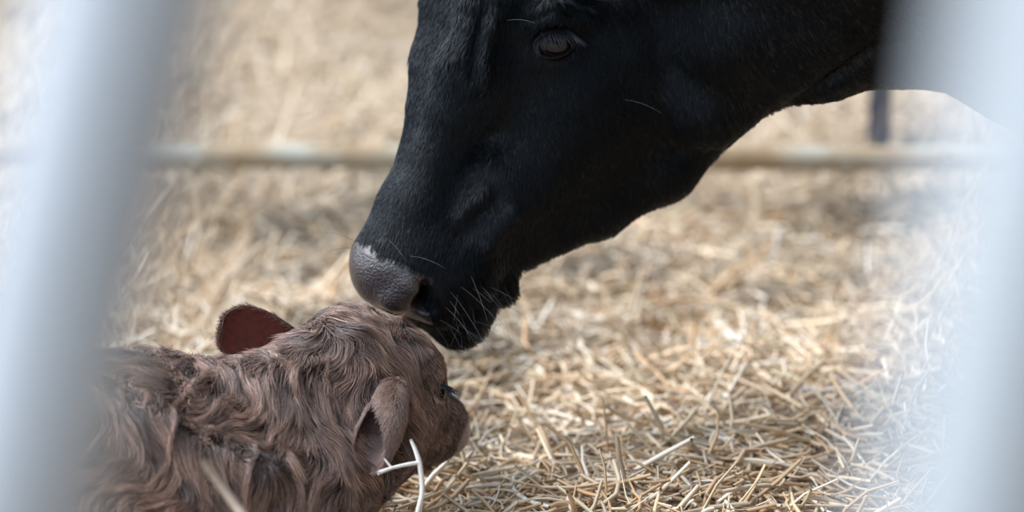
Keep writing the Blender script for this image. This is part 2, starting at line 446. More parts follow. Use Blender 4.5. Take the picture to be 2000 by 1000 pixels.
# skull and forehead
def ray_hit(Fd, px, py, w0=-.45, w1=.4, n=600):
    """where a line of sight first meets the field"""
    ws = np.linspace(w0, w1, n); P = np.array([V(px, py, w) for w in ws]); ix = []; fr = []
    for q in range(3):
        a = Fd.ax[q]; i = np.clip(np.searchsorted(a, P[:, q]) - 1, 0, len(a) - 2); ix.append(i); fr.append(np.clip((P[:, q] - a[i]) / (a[i + 1] - a[i]), 0, 1))
    val = 0
    for c in range(8):
        o = [(c >> q) & 1 for q in range(3)]; w = 1
        for q in range(3): w = w * (fr[q] if o[q] else 1 - fr[q])
        val = val + w * Fd.f[ix[0] + o[0], ix[1] + o[1], ix[2] + o[2]]
    k = np.argmax(val < 0)
    return P[k] if val[k] < 0 else V(px, py, 0)
def hloc(p):
    r = (p - CB) / CS; return np.array([r @ cf, r @ cl, r @ cd])
def on_head(px, py, inn=0.0):
    """head-frame coordinates of the surface point seen at a picture position, pushed in along the sight line"""
    return hloc(ray_hit(F, px, py) + FV * inn)
def mir(p, s): return HP(p[0], p[1] * s, p[2])
me_((-130, 0, -165), (190, 120, 112), .02)
mc((-92, 106, -76), (20, 88, -92), 54, 48, .03)          # brow ridge
mc((30, 84, -92), (110, 66, -100), 46, 44, .03)
mc((60, 50, -104), (360, 34, -92), 56, 46, .03)          # nasal bridge
mc((340, 36, -90), (440, 40, -84), 48, 54, .03)
me_((-40, 50, -250), (190, 88, 160), .04)                # side of skull
mc((-20, 72, -330), (260, 50, -262), 78, 72, .04)        # cheek
mc((250, 50, -235), (420, 50, -190), 74, 80, .04)        # maxilla to lip
mc((40, 55, -330), (300, 40, -320), 78, 56, .04)
mc((-76, 52, -682), (100, 44, -588), 74, 68, .03)        # mandible edge
mc((100, 44, -588), (222, 36, -482), 68, 54, .025)
mc((228, 36, -474), (412, 26, -268), 56, 34, .02)
mc((-30, 62, -470), (150, 54, -380), 104, 76, .05)       # masseter
mc((-150, 50, -420), (-90, 50, -590), 112, 84, .05)
# muzzle
me_((458, 0, -96), (92, 92, 94), .02)
me_((440, 62, -140), (84, 54, 76), .02)                  # nostril wing
me_((440, 45, -215), (104, 62, 70), .03)                 # upper lip
me_((492, 0, -176), (66, 78, 74), .02)
me_((490, 18, -255), (82, 60, 58), .02)                  # chin / lower lip
me_((430, 18, -302), (50, 54, 50), .010)
F.cone(V(1400, -190, .09), V(1640, -200, .10), .125, .15, .04)
F.cone(V(1440, 60, .09), V(1650, -20, .09), .075, .085, .03)
F.cone(V(1400, 205, .118), V(1484, 182, .105), .050, .026, .03)
F.cone(V(1545, 128, .09), V(1610, 108, .09), .044, .048, .02)
F.cone(V(1610, 108, .09), V(1745, 45, .10), .048, .067, .02)
F.cone(V(1745, 45, .10), V(1800, 38, .10), .067, .070, .02)
F.cone(V(1620, -190, .10), V(2150, -440, .16), .155, .24, .08)
F.cone(V(1790, 35, .10), V(2080, 40, .14), .070, .132, .03)
F.cone(V(2080, 40, .14), V(2360, 100, .2), .132, .16, .04)
# orbit, placed on the surface where the eye is seen
eh = on_head(1082, 78)
me_((eh[0] - 6, eh[1] - 8, eh[2] + 4), (64, 20, 50), .02)  # lid swelling
bw = [on_head(*q) for q in ((1020, 50), (1078, 22), (1150, 40))]
for s in (1, -1):
    F.cone(mir(bw[0], s), mir(bw[1], s), 15 * CS, 24 * CS, .012); F.cone(mir(bw[1], s), mir(bw[2], s), 24 * CS, 15 * CS, .012)
eye_l = on_head(1082, 80, .006)
x_e, y_e, z_e = eye_l
eye_c = mir(eye_l, 1)
me_((x_e, y_e + 6, z_e), (30, 22, 42), .006, sub=True)
# nostrils: bulging rim, comma-shaped opening, hind wing
a_ = on_head(772, 582, .010); b_2 = on_head(800, 556, .012)
for s in (1, -1): F.cone(mir(a_, s), mir(b_2, s), 30 * CS, 24 * CS, .012)
a_ = on_head(858, 575, .010); b_2 = on_head(850, 612, .010)
for s in (1, -1): F.cone(mir(a_, s), mir(b_2, s), 20 * CS, 22 * CS, .012)
n1, n2, n3 = on_head(828, 552, .004), on_head(828, 590, .006), on_head(786, 628, .004)
nos_c = on_head(820, 590)
for s in (1, -1):
    F.cone(mir(n1, s), mir(n2, s), 9 * CS, 19 * CS, .007, sub=True)
    F.cone(mir(n2, s), mir(n3, s), 19 * CS, 9 * CS, .007, sub=True)
    F.cone(mir(n2, s), mir(n2 + np.array([-40, -30, 0]), s), 17 * CS, 14 * CS, .007, sub=True)
# throat and neck
# trunk (world metres)
F.ell((1.62, .36, .95), np.eye(3), (.92, .30, .37), .12)
F.ell((.92, .32, 1.02), np.eye(3), (.36, .25, .33), .12)
F.cone((1.3, .36, 1.12), (2.3, .36, 1.14), .20, .20, .12)
F.cone((2.2, .36, 1.05), (2.42, .36, 1.0), .24, .20, .1)
for lx, ly, kk in ((.98, .20, 1), (.98, .52, 1), (2.28, .22, 0), (2.28, .52, 0)):
    g0 = float(gz(lx, ly))
    if kk:
        F.cone((lx, ly, .78), (lx, ly, .46), .11, .058, .06); F.cone((lx, ly, .46), (lx, ly, .40), .058, .05, .03)
        F.cone((lx, ly, .40), (lx - .005, ly, g0 + .12), .042, .038, .03)
    else:
        F.cone((lx - .05, ly, .92), (lx - .12, ly, .66), .17, .09, .06); F.cone((lx - .12, ly, .66), (lx + .07, ly, .47), .08, .046, .04)
        F.cone((lx + .07, ly, .47), (lx + .03, ly, g0 + .12), .042, .038, .03)
    F.cone((lx + (0 if kk else .03), ly, g0 + .12), (lx - .03 + (0 if kk else .03), ly, g0 + .04), .045, .055, .03)
cv, cfc = F.mesh(); cv = relax(cv, cfc, 2)
cn, _ = vnormals(cv, cfc)
# sculpted folds
def crease(v, n, pts, width, depth):
    d, t = seg_dist(v, pts); w = np.exp(-(d / width) ** 2) * np.clip(np.minimum(t, 1 - t) * 6, 0, 1)
    return v + n * (depth * w)[:, None]
def surf(px, py, v, n):
    """front-most surface point near a line of sight"""
    rel = v - CAM; dep = rel @ FV; qx = 1000 + FPX * (rel @ RV) / dep; qy = 500 - FPX * (rel @ UV) / dep
    d = np.hypot(qx - px, qy - py); m = d < 14
    if not m.any(): return V(px, py, 0)
    i = np.where(m)[0]; j = i[np.argmin(dep[i])]
    return V(px, py, dep[j] - D0)
def SP_(lst, v=None, n=None): return [surf(a, b, cv, cn) for a, b in lst]
for pl, wd, dp in (([(955, -20), (935, 60), (924, 120), (922, 178)], .006, -.006),
                   ([(975, 10), (955, 70), (945, 130), (938, 190)], .009, .010),
                   ([(990, 30), (975, 80), (966, 120)], .006, -.006),
                   ([(1040, 20), (1000, 60), (990, 100)], .005, -.003),
                   ([(1150, 25), (1080, 20), (1020, 45)], .006, -.004),
                   ([(925, 30), (915, 80), (908, 130)], .012, .004),
                   ([(1020, 400), (975, 450), (945, 500)], .011, .009),
                   ([(985, 365), (930, 425), (890, 470)], .011, -.005),
                   ([(965, 375), (920, 405), (890, 440)], .010, .007),
                   ([(1000, 545), (940, 590), (880, 640)], .006, -.004),
                   ([(975, 300), (925, 330), (880, 350)], .014, .002),
                   ([(1525, 222), (1600, 175), (1700, 105), (1800, 80)], .010, -.010),
                   ([(1500, 180), (1580, 120), (1680, 60)], .03, .008),
                   ([(1640, 50), (1740, 55), (1850, 30)], .016, -.007),
                   ([(1000, 470), (1080, 440), (1200, 330), (1330, 250)], .02, -.004)):
    cv = crease(cv, cn, SP_(pl), wd, dp)
cow = empty('cow', (1.55, .36, float(gz(1.55, .36)))); tag(cow, 'black cow bending her head down to nuzzle the calf', 'cow')
cow_me = np_mesh('cow_body', cv, cfc, M_cowskin); cow_o = link('body', cow_me, cow)
cn, cfn = vnormals(cv, cfc)

# nose pad: a skin shell over the muzzle front, rising out of the hide where its outline runs
def hl(v):
    r = (v - CB) / CS; return r @ cf, r @ cl, r @ cd
def pad_mask(v):
    x, y, z = hl(v); ay = np.abs(y)
    m = x - (428 + .26 * np.maximum(ay - 20, 0) + 3 * np.sin(y * .11))
    m = np.minimum(m, z + 132 + np.maximum(x - 500, 0) * .9)
    m = np.minimum(m, 150 - ay)
    m = np.minimum(m, 549 - x)
    return m
pm = pad_mask(cv)
# ------------------------------------------------------------------ hair
def sample(v, f, fn, dens_fn, n, r):
    tri = np.vstack([f[:, [0, 1, 2]], f[:, [0, 2, 3]]])
    a = v[tri[:, 0]]; b = v[tri[:, 1]]; c = v[tri[:, 2]]
    ar = np.linalg.norm(np.cross(b - a, c - a), axis=1) * .5
    w = ar * dens_fn((a + b + c) / 3); w /= w.sum()
    t = r.choice(len(tri), n, p=w); u1 = np.sqrt(r.random(n))[:, None]; u2 = r.random(n)[:, None]
    p = a[t] * (1 - u1) + b[t] * (u1 * (1 - u2)) + c[t] * (u1 * u2)
    return p, tri[t]

def hair_obj(name, P, rad, mat, parent, shade=None, tip=.15):
    """P (n,k,3)"""
    n, k = P.shape[:2]
    hc = bpy.data.hair_curves.new(name); hc.add_curves([k] * n)
    hc.attributes['position'].data.foreach_set('vector', np.asarray(P, np.float32).ravel())
    ra = hc.attributes.get('radius') or hc.attributes.new('radius', 'FLOAT', 'POINT')
    prof = np.interp(np.linspace(0, 1, k), [0, .6, 1], [1, .85, tip])
    ra.data.foreach_set('value', (np.broadcast_to(np.asarray(rad, float).reshape(-1, 1), (n, 1)) * prof[None]).astype(np.float32).ravel())
    sh = hc.attributes.new('shade', 'FLOAT', 'CURVE')
    sh.data.foreach_set('value', np.asarray(shade if shade is not None else np.ones(n), np.float32))
    hc.materials.append(mat)
    return link(name, hc, parent)

def facing(p, n, soft=.25):
    """only the sides a viewer around the photograph's place can see: thin out what faces away"""
    return np.clip((np.sum(n * nrm(CAM - p), axis=1) + .45) / .5, 0.02, 1)

def grow(p, n, flow, L, K, lift, curl, curlf, r, down=0.0, sag=.6):
    """strands: p roots, n normals, flow tangential direction"""
    t = flow - n * np.sum(flow * n, axis=1, keepdims=True); t = nrm(t); b = np.cross(n, t)
    s = np.linspace(0, 1, K)[None, :, None]
    N = len(p); ph = r.uniform(0, 6.28, N)[:, None, None]
    Lc = L[:, None, None]; lf = lift[:, None, None]
    hgt = lf * (s - sag * s ** 2)
    wav = curl[:, None, None] * (np.sin(s * curlf[:, None, None] + ph) - np.sin(ph))
    P = p[:, None] + Lc * (t[:, None] * s * np.sqrt(1 - np.minimum(lf, .9) ** 2) + n[:, None] * hgt + b[:, None] * wav * s ** .5)
    return P

def mesh_kd(v, nrmls, mask):
    idx = np.where(mask)[0]; kd = kdtree.KDTree(len(idx))
    for q, i in enumerate(idx): kd.insert(v[i], int(i))
    kd.balance(); return kd

def interp_n(vn, tri): return nrm(vn[tri].sum(1))

def clump(P, guide_idx, G, gp, amt):
    """pull strands P (n,k,3) to guides G (m,k,3)"""
    k = P.shape[1]; s = np.linspace(0, 1, k)[None, :, None]
    off = P[:, :1] - gp[guide_idx][:, None]
    tgt = G[guide_idx] + off * (1 - amt[:, None, None] * s ** .7)
    w = np.minimum(1, s * 3)
    return P * (1 - w) + tgt * w

def nearest(gp, p):
    kd = kdtree.KDTree(len(gp))
    for i, q in enumerate(gp): kd.insert(q, i)
    kd.balance()
    return np.array([kd.find(q)[1] for q in p])

r = np.random.default_rng(21)
def cow_dens(c):
    x, y, z = hl(c)
    inview = (c[:, 0] < .62) & (c[:, 2] < .95)
    pmk = pad_mask(c)
    base = np.where(c[:, 2] < .78, 1.0, .15) * inview
    head = np.clip(1.6 - np.abs(c[:, 0] + .02) * 1.6, .55, 2)
    eyed = np.linalg.norm((c - eye_c), axis=1) / CS
    ns = np.minimum(*[np.linalg.norm(c - mir(nos_c, s), axis=1) / CS for s in (1, -1)])
    return base * head * (pmk < 0) * (eyed > 46) * (ns > 34) * 1.0 + 1e-9
NC = 290000
p, tri = sample(cv, cfc, cfn, cow_dens, NC, r)
n = interp_n(cn, tri); keep = r.random(len(p)) < facing(p, n); p, n = p[keep], n[keep]
x, y, z = hl(p)
# coat direction: down the face, swept back over the jaw and along the neck
wneck = np.clip((p[:, 0] - .22) / .2, 0, 1)[:, None]
chin = np.clip((x - 330) / 120, 0, 1)[:, None] * np.clip((-z - 150) / 80, 0, 1)[:, None]
flow = cf * 1.0 - cd * np.clip((-z - 150) / 250, 0, .8)[:, None]
flow = flow * (1 - wneck) + (nrm(np.array([.7, 0, -.7]))) * wneck
flow = flow * (1 - .8 * chin) + (-cd * .9 + .2 * cf + np.array([.3, 0, -.4])) * .8 * chin
flow = flow + .38 * vnoise(p, .05, 5) + .20 * vnoise(p, .012, 6)
forehead = np.clip(1 - np.abs(x - 0) / 250, 0, 1) * np.clip((z + 170) / 80, 0, 1)
chn = chin[:, 0]
L = .0075 + .004 * forehead + .015 * chn + .002 * r.random(len(p)); L *= r.uniform(.8, 1.2, len(p))
lift = .20 + .14 * forehead + .28 * chn + .07 * r.random(len(p))
K = 4
P = grow(p, n, flow, L, K, lift, np.full(len(p), .03), r.uniform(1, 3, len(p)), r)
gi = r.choice(len(p), 15000, replace=False)
gidx = nearest(p[gi], p)
P = clump(P, gidx, P[gi], p[gi], .22 + .25 * forehead + .35 * chn)
hair_obj('coat', P, .00016 + .00008 * r.random(len(p)), M_cowhair, cow, r.uniform(.5, 1.5, len(p)))['kind'] = 'stuff'
# nose pad shell
fm = pm[cfc].max(1) > -6
ids = np.unique(cfc[fm]); mp_ = np.full(len(cv), -1); mp_[ids] = np.arange(len(ids))
nv = cv[ids] + cn[ids] * (np.clip(pm[ids] / 14, -1, 1) * .0011)[:, None]
pad = link('nose_pad', np_mesh('nose_pad', nv, mp_[cfc[fm]], M_nose), cow); tag(pad, 'bare moist purplish grey nose skin')

# eyes
def sphere_mesh(name, c, axes, rad, mat, nu=40, nv_=24):
    u = np.linspace(0, 2 * math.pi, nu, endpoint=False); w = np.linspace(0, math.pi, nv_)
    U_, W_ = np.meshgrid(u, w, indexing='ij'); q = np.stack([np.cos(U_) * np.sin(W_) * rad[0], np.sin(U_) * np.sin(W_) * rad[1], np.cos(W_) * rad[2]], -1).reshape(-1, 3)
    v = np.asarray(c) + q @ np.asarray(axes); f = []
    for i in range(nu):
        for j in range(nv_ - 1):
            f.append((i * nv_ + j, ((i + 1) % nu) * nv_ + j, ((i + 1) % nu) * nv_ + j + 1, i * nv_ + j + 1))
    return np_mesh(name, v, np.array(f)[:, ::-1], mat)
for s in (1, -1):
    ec = HP(x_e, s * (y_e - 12), z_e)
    link('eye', sphere_mesh('eye', ec, (cf, cl * s, cd), (.0195, .0165, .0255), M_eye), cow)
# eyelids: rim rings + lashes
th = np.linspace(0, 2 * math.pi, 40, endpoint=False)
lashP = []
for s in (1, -1):
    ring = []
    for a in th:
        # opening 44 x 30 units, long axis along the picture's level
        ex = RV * math.cos(a) * 50 + UV * (math.sin(a) * (22 if math.sin(a) > 0 else 31) + 6 * math.cos(a))
        bx, bz = ex @ cf, ex @ cd
        pt = HP(x_e + bx, s * (y_e + 12 - 6 * abs(math.cos(a)) ** 2), z_e + bz)
        ring.append(pt)
    ring = np.array(ring + ring[:2])
    link('eyelid', tube(ring, .0024, M_cowskin, 'eyelid', 8, caps=False), cow)
    up = [(i, a) for i, a in enumerate(th) if .1 * math.pi < a < .9 * math.pi]
    for rep in range(13):
        for i, a in up:
            b0 = ring[i] + r.normal(0, .001, 3)
            dirv = nrm((cl * s) * .55 - UV * .75 + RV * (math.cos(a) * .3) + r.normal(0, .12, 3))
            Ls = .022 * r.uniform(.7, 1.2); t = np.linspace(0, 1, 6)[:, None]
            lashP.append(b0 + dirv * Ls * t + (cl * s * .3 + UV * .1) * Ls * t ** 2 * .5)
hair_obj('eyelashes', np.array(lashP), .00020, M_lash, cow)['kind'] = 'stuff'
# whiskers
wl = []
for (px, py, qx, qy, Lm) in [(800, 500, 880, 505, .045), (760, 470, 800, 500, .03), (690, 470, 640, 440, .05), (690, 485, 640, 480, .045), (900, 560, 990, 620, .06), (880, 570, 950, 650, .07),
                         (920, 540, 950, 600, .05), (940, 640, 985, 670, .04), (960, 610, 1010, 650, .035), (900, 650, 905, 690, .03), (870, 600, 920, 640, .05), (985, 560, 1010, 600, .03), (930, 655, 960, 690, .035), (1220, 195, 1300, 205, .045), (990, 40, 1060, 30, .035)]:
    a = surf(px, py, cv, cn); dv = nrm((qx - px) * RV - (qy - py) * UV - FV * 40)
    t = np.linspace(0, 1, 9)[:, None]
    wl.append(a + dv * Lm * t + (-UV * .25 * Lm) * t ** 2)
for q in range(26):
    px, py = r.uniform(850, 990), r.uniform(560, 650)
    a = surf(px, py, cv, cn); dv = nrm(r.normal(.4, .5) * RV - r.uniform(.2, 1) * UV - FV * r.uniform(.2, .6)); t = np.linspace(0, 1, 9)[:, None]
    wl.append(a + dv * r.uniform(.015, .035) * t + (-UV * .004) * t ** 2)
hair_obj('whiskers', np.array(wl), .00016, M_whisker, cow)['kind'] = 'stuff'
# ears
def ear_mesh(name, base, tipdir, side, front, length, width, cup, mat, nl=22, nw=14, th_=.003, droop=0.0, blunt=False):
    """leaf-shaped cupped ear: tipdir along, side across, front the open face"""
    v = []; 
    for layer in (0, 1):
        for i in range(nl):
            t = i / (nl - 1); w = width * (math.sin(min(1, (t * .86 + .14)) * math.pi) ** .62) * (1 if t < .985 else .7)
            if blunt: w = width * min(1, (.62 + t * .9)) * (1 - max(0, (t - .55) / .45) ** 3 * .55)
            for j in range(nw):
                s = -1 + 2 * j / (nw - 1)
                q = base + tipdir * (t * length) + side * (s * w * (1 - .35 * (1 - t) * abs(s))) - front * (cup * w * (1 - s * s) * (1 - .45 * t)) + front * (.0)
                q = q - np.array([0, 0, 1]) * droop * t * t
                v.append(q - front * (th_ * layer))
    f = []
    for layer in (0, 1):
        o = layer * nl * nw
        for i in range(nl - 1):
            for j in range(nw - 1):
                q = (o + i * nw + j, o + i * nw + j + 1, o + (i + 1) * nw + j + 1, o + (i + 1) * nw + j)
                f.append(q if layer == 0 else q[::-1])
    o = nl * nw; loop = [j for j in range(nw)] + [i * nw + nw - 1 for i in range(1, nl)] + [(nl - 1) * nw + j for j in range(nw - 2, -1, -1)] + [i * nw for i in range(nl - 2, 0, -1)]
    for a, b in zip(loop, loop[1:] + loop[:1]): f.append((a, a + o, b + o, b))
    return np.array(v), np.array(f)
for s in (1, -1):
    v_, f_ = ear_mesh('ear', HP(-215, s * 130, -190), nrm(cl * s * .9 - cf * .1 - cd * .35), nrm(cf), nrm(cd * .4 + cf * .6), .17, .05, .5, M_cowskin)
    link('ear', np_mesh('ear', v_, f_, M_cowskin), cow)
# hooves and tail
for lx, ly in ((.95, .20), (.95, .52), (2.28, .22), (2.28, .52)):
    g0 = float(gz(lx, ly)); link('hoof', tube([(lx - .02, ly, g0 - .01), (lx - .012, ly, g0 + .03), (lx, ly, g0 + .075)], [.062, .058, .05], M_horn, 'hoof', 18), cow)
link('tail', tube([(2.52, .36, 1.2), (2.60, .36, 1.1), (2.62, .36, .8), (2.61, .36, .5), (2.6, .36, .35), (2.6, .36, .25)], [.03, .022, .015, .014, .03, .006], M_cowskin, 'tail', 10), cow)

# ------------------------------------------------------------------ calf
G = Field(axis([(-1.35, -.60, .02), (-.60, .02, .0044)]), axis([(-.52, -.34, .014), (-.34, .26, .0044)]), axis([(-.02, .06, .012), (.06, .36, .0044)]))
def gc(a, b, k=.03, sub=False):
    G.cone(V(a[0], a[1], a[2] * S), V(b[0], b[1], b[2] * S), a[3] * S, b[3] * S, k, sub)
# head: (px, py, depth units, radius units)
gc((690, 690, 30, 80), (752, 722, 70, 84), .03)
gc((752, 722, 70, 84), (800, 728, 80, 62), .03)
gc((758, 742, 70, 70), (798, 790, 100, 56), .03)
gc((655, 700, -10, 72), (720, 790, 0, 74), .03)
gc((826, 722, 55, 26), (842, 780, 64, 24), .02)            # brow
gc((845, 800, 60, 20), (815, 830, 40, 26), .02)            # cheekbone under the eye
gc((790, 800, 110, 60), (858, 824, 165, 50), .02)          # nose bridge
gc((858, 826, 170, 48), (870, 846, 180, 46), .02)
gc((766, 842, 60, 68), (818, 858, 130, 44), .025)
gc((816, 872, 130, 38), (842, 878, 160, 28), .015)         # lower jaw
gc((740, 856, 20, 78), (680, 880, 0, 86), .03)
# neck and shoulders
gc((640, 760, -10, 84), (520, 820, -60, 98), .04)
gc((690, 885, -10, 82), (560, 960, -70, 130), .04)
gc((520, 820, -60, 98), (330, 840, -110, 104), .04)
gc((560, 970, -90, 120), (330, 1020, -150, 140), .04)
gc((250, 838, -180, 56), (500, 930, -220, 52), .04)        # shoulder blade ridge
gc((330, 850, -110, 112), (60, 850, -150, 118), .04)
G.cone((-.42, -.12, .165), (-.95, -.20, .17), .125, .135, .05)
G.cone((-.95, -.20, .17), (-1.08, -.20, .17), .135, .12, .05)
for c in ((-.18, -.22), ):
    G.cone((-.42, -.22, .14), (-.24, -.20, .07), .07, .042, .04); G.cone((-.24, -.20, .06), (-.40, -.27, .06), .036, .030, .03)
    G.cone((-.42, .0, .14), (-.24, .0, .06), .07, .042, .04); G.cone((-.24, .0, .06), (-.40, .02, .06), .036, .03, .03)
    G.cone((-1.05, -.30, .17), (-.80, -.38, .12), .10, .06, .05); G.cone((-.80, -.38, .11), (-1.0, -.44, .07), .05, .035, .03)
bvv, bff = G.mesh(); bvv = relax(bvv, bff, 2)
bn, bfn = vnormals(bvv, bff)
def bsurf(px, py): return surf(px, py, bvv, bn)
for pl, wd, dp in (([(300, 790), (420, 840), (520, 870), (600, 880)], .014, -.010),
                   ([(235, 790), (360, 850), (470, 900), (560, 960)], .016, .008),
                   ([(560, 745), (600, 800), (620, 860)], .014, -.007),
                   ([(640, 680), (660, 740), (680, 800)], .012, -.004),
                   ([(700, 640), (720, 700), (700, 740)], .012, .004),
                   ([(812, 790), (806, 840), (790, 880)], .008, -.003)):
    bvv = crease(bvv, bn, [bsurf(*q) for q in pl], wd, dp)
bn, bfn = vnormals(bvv, bff)
calf = empty('calf', (-.55, -.12, float(gz(-.55, -.12)))); tag(calf, 'brown newborn calf with wet curly coat lying in the straw', 'calf')
link('body', np_mesh('calf_body', bvv, bff, M_calfskin), calf)

def project(p):
    rel = p - CAM; dep = rel @ FV
    return 1000 + FPX * (rel @ RV) / dep, 500 - FPX * (rel @ UV) / dep, dep - D0
def gauss(qx, qy, cx, cy, sx, sy): return np.exp(-((qx - cx) / sx) ** 2 - ((qy - cy) / sy) ** 2)

r = np.random.default_rng(31)
mzc = V(908, 850, 195 * S)
def calf_dens(c):
    w = np.where(c[:, 0] > -.58, 1.0, .22)
    qx, qy, _w = project(c)
    w = w * (1 - .93 * (gauss(qx, qy, 732, 850, 42, 70) > .4)) * (np.linalg.norm(c - V(862, 770, .08), axis=1) > .009)
    w = w * (np.linalg.norm(c - mzc, axis=1) / S > 57)
    return w + 1e-9
NB = 340000
p, tri = sample(bvv, bff, bfn, calf_dens, NB, r); n = interp_n(bn, tri)
keep = (r.random(len(p)) < facing(p, n)) | ((p[:, 0] < -.5) & (p[:, 2] > .05)); p, n = p[keep], n[keep]
def calf_flow(p):
    qx, qy, w = project(p)
    face = np.clip((qx - 788 - .25 * np.maximum(qy - 900, 0)) / 36, 0, 1)[:, None]
    headw = np.clip((qx - 560) / 120, 0, 1)[:, None]
    body = nrm(np.array([-.30, -.18, -.75]))
    head = nrm(np.array([.50, -.35, -.40]))
    fl_ = body * (1 - headw) + head * headw
    facef = nrm(RV * .35 - UV * .9 + FV * .3)
    fl_ = fl_ * (1 - face) + facef * face
    sw = 1.15 * vnoise(p, .10, 8, 1) + 1.15 * vnoise(p, .030, 18, 1)
    return fl_ + sw * (1 - .75 * face), face[:, 0], headw[:, 0]
# guide hairs follow the coat's flow over the skin
NG = 10500
gd, gt = sample(bvv, bff, bfn, calf_dens, NG, r)
kdv = kdtree.KDTree(len(bvv))
for i_, q_ in enumerate(bvv): kdv.insert(q_, i_)
kdv.balance()
K = 10
_f, gface, ghead = calf_flow(gd)
gL = (.044 + .012 * r.random(NG) - .006 * ghead) * (1 - .75 * gface) * np.clip(np.linalg.norm(gd - mzc, axis=1) / .07, .25, 1)
glift = r.uniform(.14, .42, NG) * (1 - .5 * gface)
foot = gd.copy(); GP = np.zeros((NG, K, 3)); GP[:, 0] = gd
for k in range(1, K):
    fl_, _a, _b = calf_flow(foot)
    ii = np.array([kdv.find(q)[1] for q in foot]); nn = bn[ii]
    foot = foot + 0.0; fl_ = fl_ - nn * np.sum(fl_ * nn, 1, keepdims=True)
    foot = foot + nrm(fl_) * (gL / (K - 1))[:, None]
    off = np.sum((foot - bvv[ii]) * nn, 1); foot = foot - nn * off[:, None]
    s_ = k / (K - 1)
    GP[:, k] = foot + nn * (gL * glift * (s_ - .62 * s_ * s_) * 1.6 + .0006)[:, None]
kdg = kdtree.KDTree(NG)
for i_, q_ in enumerate(gd): kdg.insert(q_, i_)
kdg.balance()
rel = GP - GP[:, :1]
nn3 = [kdg.find_n(q, 3) for q in p]
gi3 = np.array([[h[1] for h in q] for q in nn3]); gw3 = 1 / (np.array([[h[2] for h in q] for q in nn3]) + .0006) ** 1.5
gw3 /= gw3.sum(1, keepdims=True)
PP = p[:, None] + np.einsum('nj,njkc->nkc', gw3, rel[gi3])
gidx = gi3[:, 0]
_f, face, headw = calf_flow(p)
# locks: strands gather towards shared wet tips
NL = 3000
li = r.choice(len(p), NL, replace=False); lidx = nearest(p[li], p)
s_ = np.linspace(0, 1, K)[None, :, None]
am = (r.uniform(.2, .8, len(p)) * (1 - .7 * face))[:, None, None]
PP = PP + (PP[li][lidx] - PP) * am * s_ ** 1.3
# stray wave and unequal length
wv = r.normal(0, 1, (len(p), 1, 3)) * .0016 * (1 - .6 * face)[:, None, None]
PP = PP + wv * s_ ** 1.5 + n[:, None] * (r.random(len(p)) ** 3 * .006 * (1 - .7 * face))[:, None, None] * s_ ** 2
cut = r.uniform(.6, 1.0, len(p))[:, None, None]; PP = p[:, None] + (PP - p[:, None]) * 1.0
tt_ = (np.linspace(0, 1, K)[None] * cut[:, :, 0]) * (K - 1); i0 = np.minimum(tt_.astype(int), K - 2); fr = (tt_ - i0)[:, :, None]
ar_ = np.arange(len(p))[:, None]; PP = PP[ar_, i0] * (1 - fr) + PP[ar_, i0 + 1] * fr
lsh = np.exp(r.normal(0, .28, NL))
hair_obj('fur', PP, .00017 + .00009 * r.random(len(p)), M_calfhair, calf, lsh[lidx] * np.exp(r.normal(0, .38, len(p))))['kind'] = 'stuff'

# bare muzzle tip
mzc = V(908, 850, 195 * S)
mm = 60 - np.linalg.norm(bvv - mzc, axis=1) / S
fm = mm[bff].max(1) > -6; ids = np.unique(bff[fm]); mp_ = np.full(len(bvv), -1); mp_[ids] = np.arange(len(ids))
tag(link('nose_pad', np_mesh('nose_pad', bvv[ids] + bn[ids] * (np.clip(mm[ids] / 14, -1, 1) * .0012)[:, None], mp_[bff[fm]], M_calfnose), calf), 'bare pinkish grey muzzle skin')
# calf ears
def place_ear(name, base, tip, wide, cupdir, width, cup, label=None, droop=0.0, th_=.003, blunt=False):
    base, tip = np.asarray(base), np.asarray(tip); d = tip - base; Ln = np.linalg.norm(d); d = d / Ln
    s = nrm(wide - d * (wide @ d)); fr = nrm(np.cross(d, s)); fr = fr if fr @ cupdir > 0 else -fr
    v_, f_ = ear_mesh(name, base, d, s, fr, Ln, width, cup, M_ear, th_=th_, droop=droop, blunt=blunt)
    if np.dot(np.cross(d, s), fr) < 0: f_ = f_[:, ::-1]
    o = link(name, np_mesh(name, v_, f_, M_ear), calf)
    nf = len(f_); vn_, fn_ = vnormals(v_, f_)
    nout = (22 - 1) * (14 - 1)
    pE, tE = sample(v_, f_[nout:], None, lambda c: np.ones(len(c)), 9000, r); nE = interp_n(vn_, tE)
    fE = nrm(d + .25 * r.normal(size=(len(pE), 3)) + .3 * vnoise(pE, .03, 4))
    LE = r.uniform(.006, .013, len(pE)); E = grow(pE, nE, fE, LE, 5, np.full(len(pE), .22), np.full(len(pE), .08), r.uniform(1, 4, len(pE)), r)
    hair_obj('ear_fur', E, .00024, M_calfhair, o, r.uniform(.7, 1.3, len(pE)))['kind'] = 'stuff'
    # long fringe on the ear's rim
    return o
place_ear('ear', V(592, 680, .02), V(434, 642, .0), UV, -FV, .036, .38, blunt=True)
eb = bsurf(756, 800); ebw = float((eb - CAM) @ FV) - D0
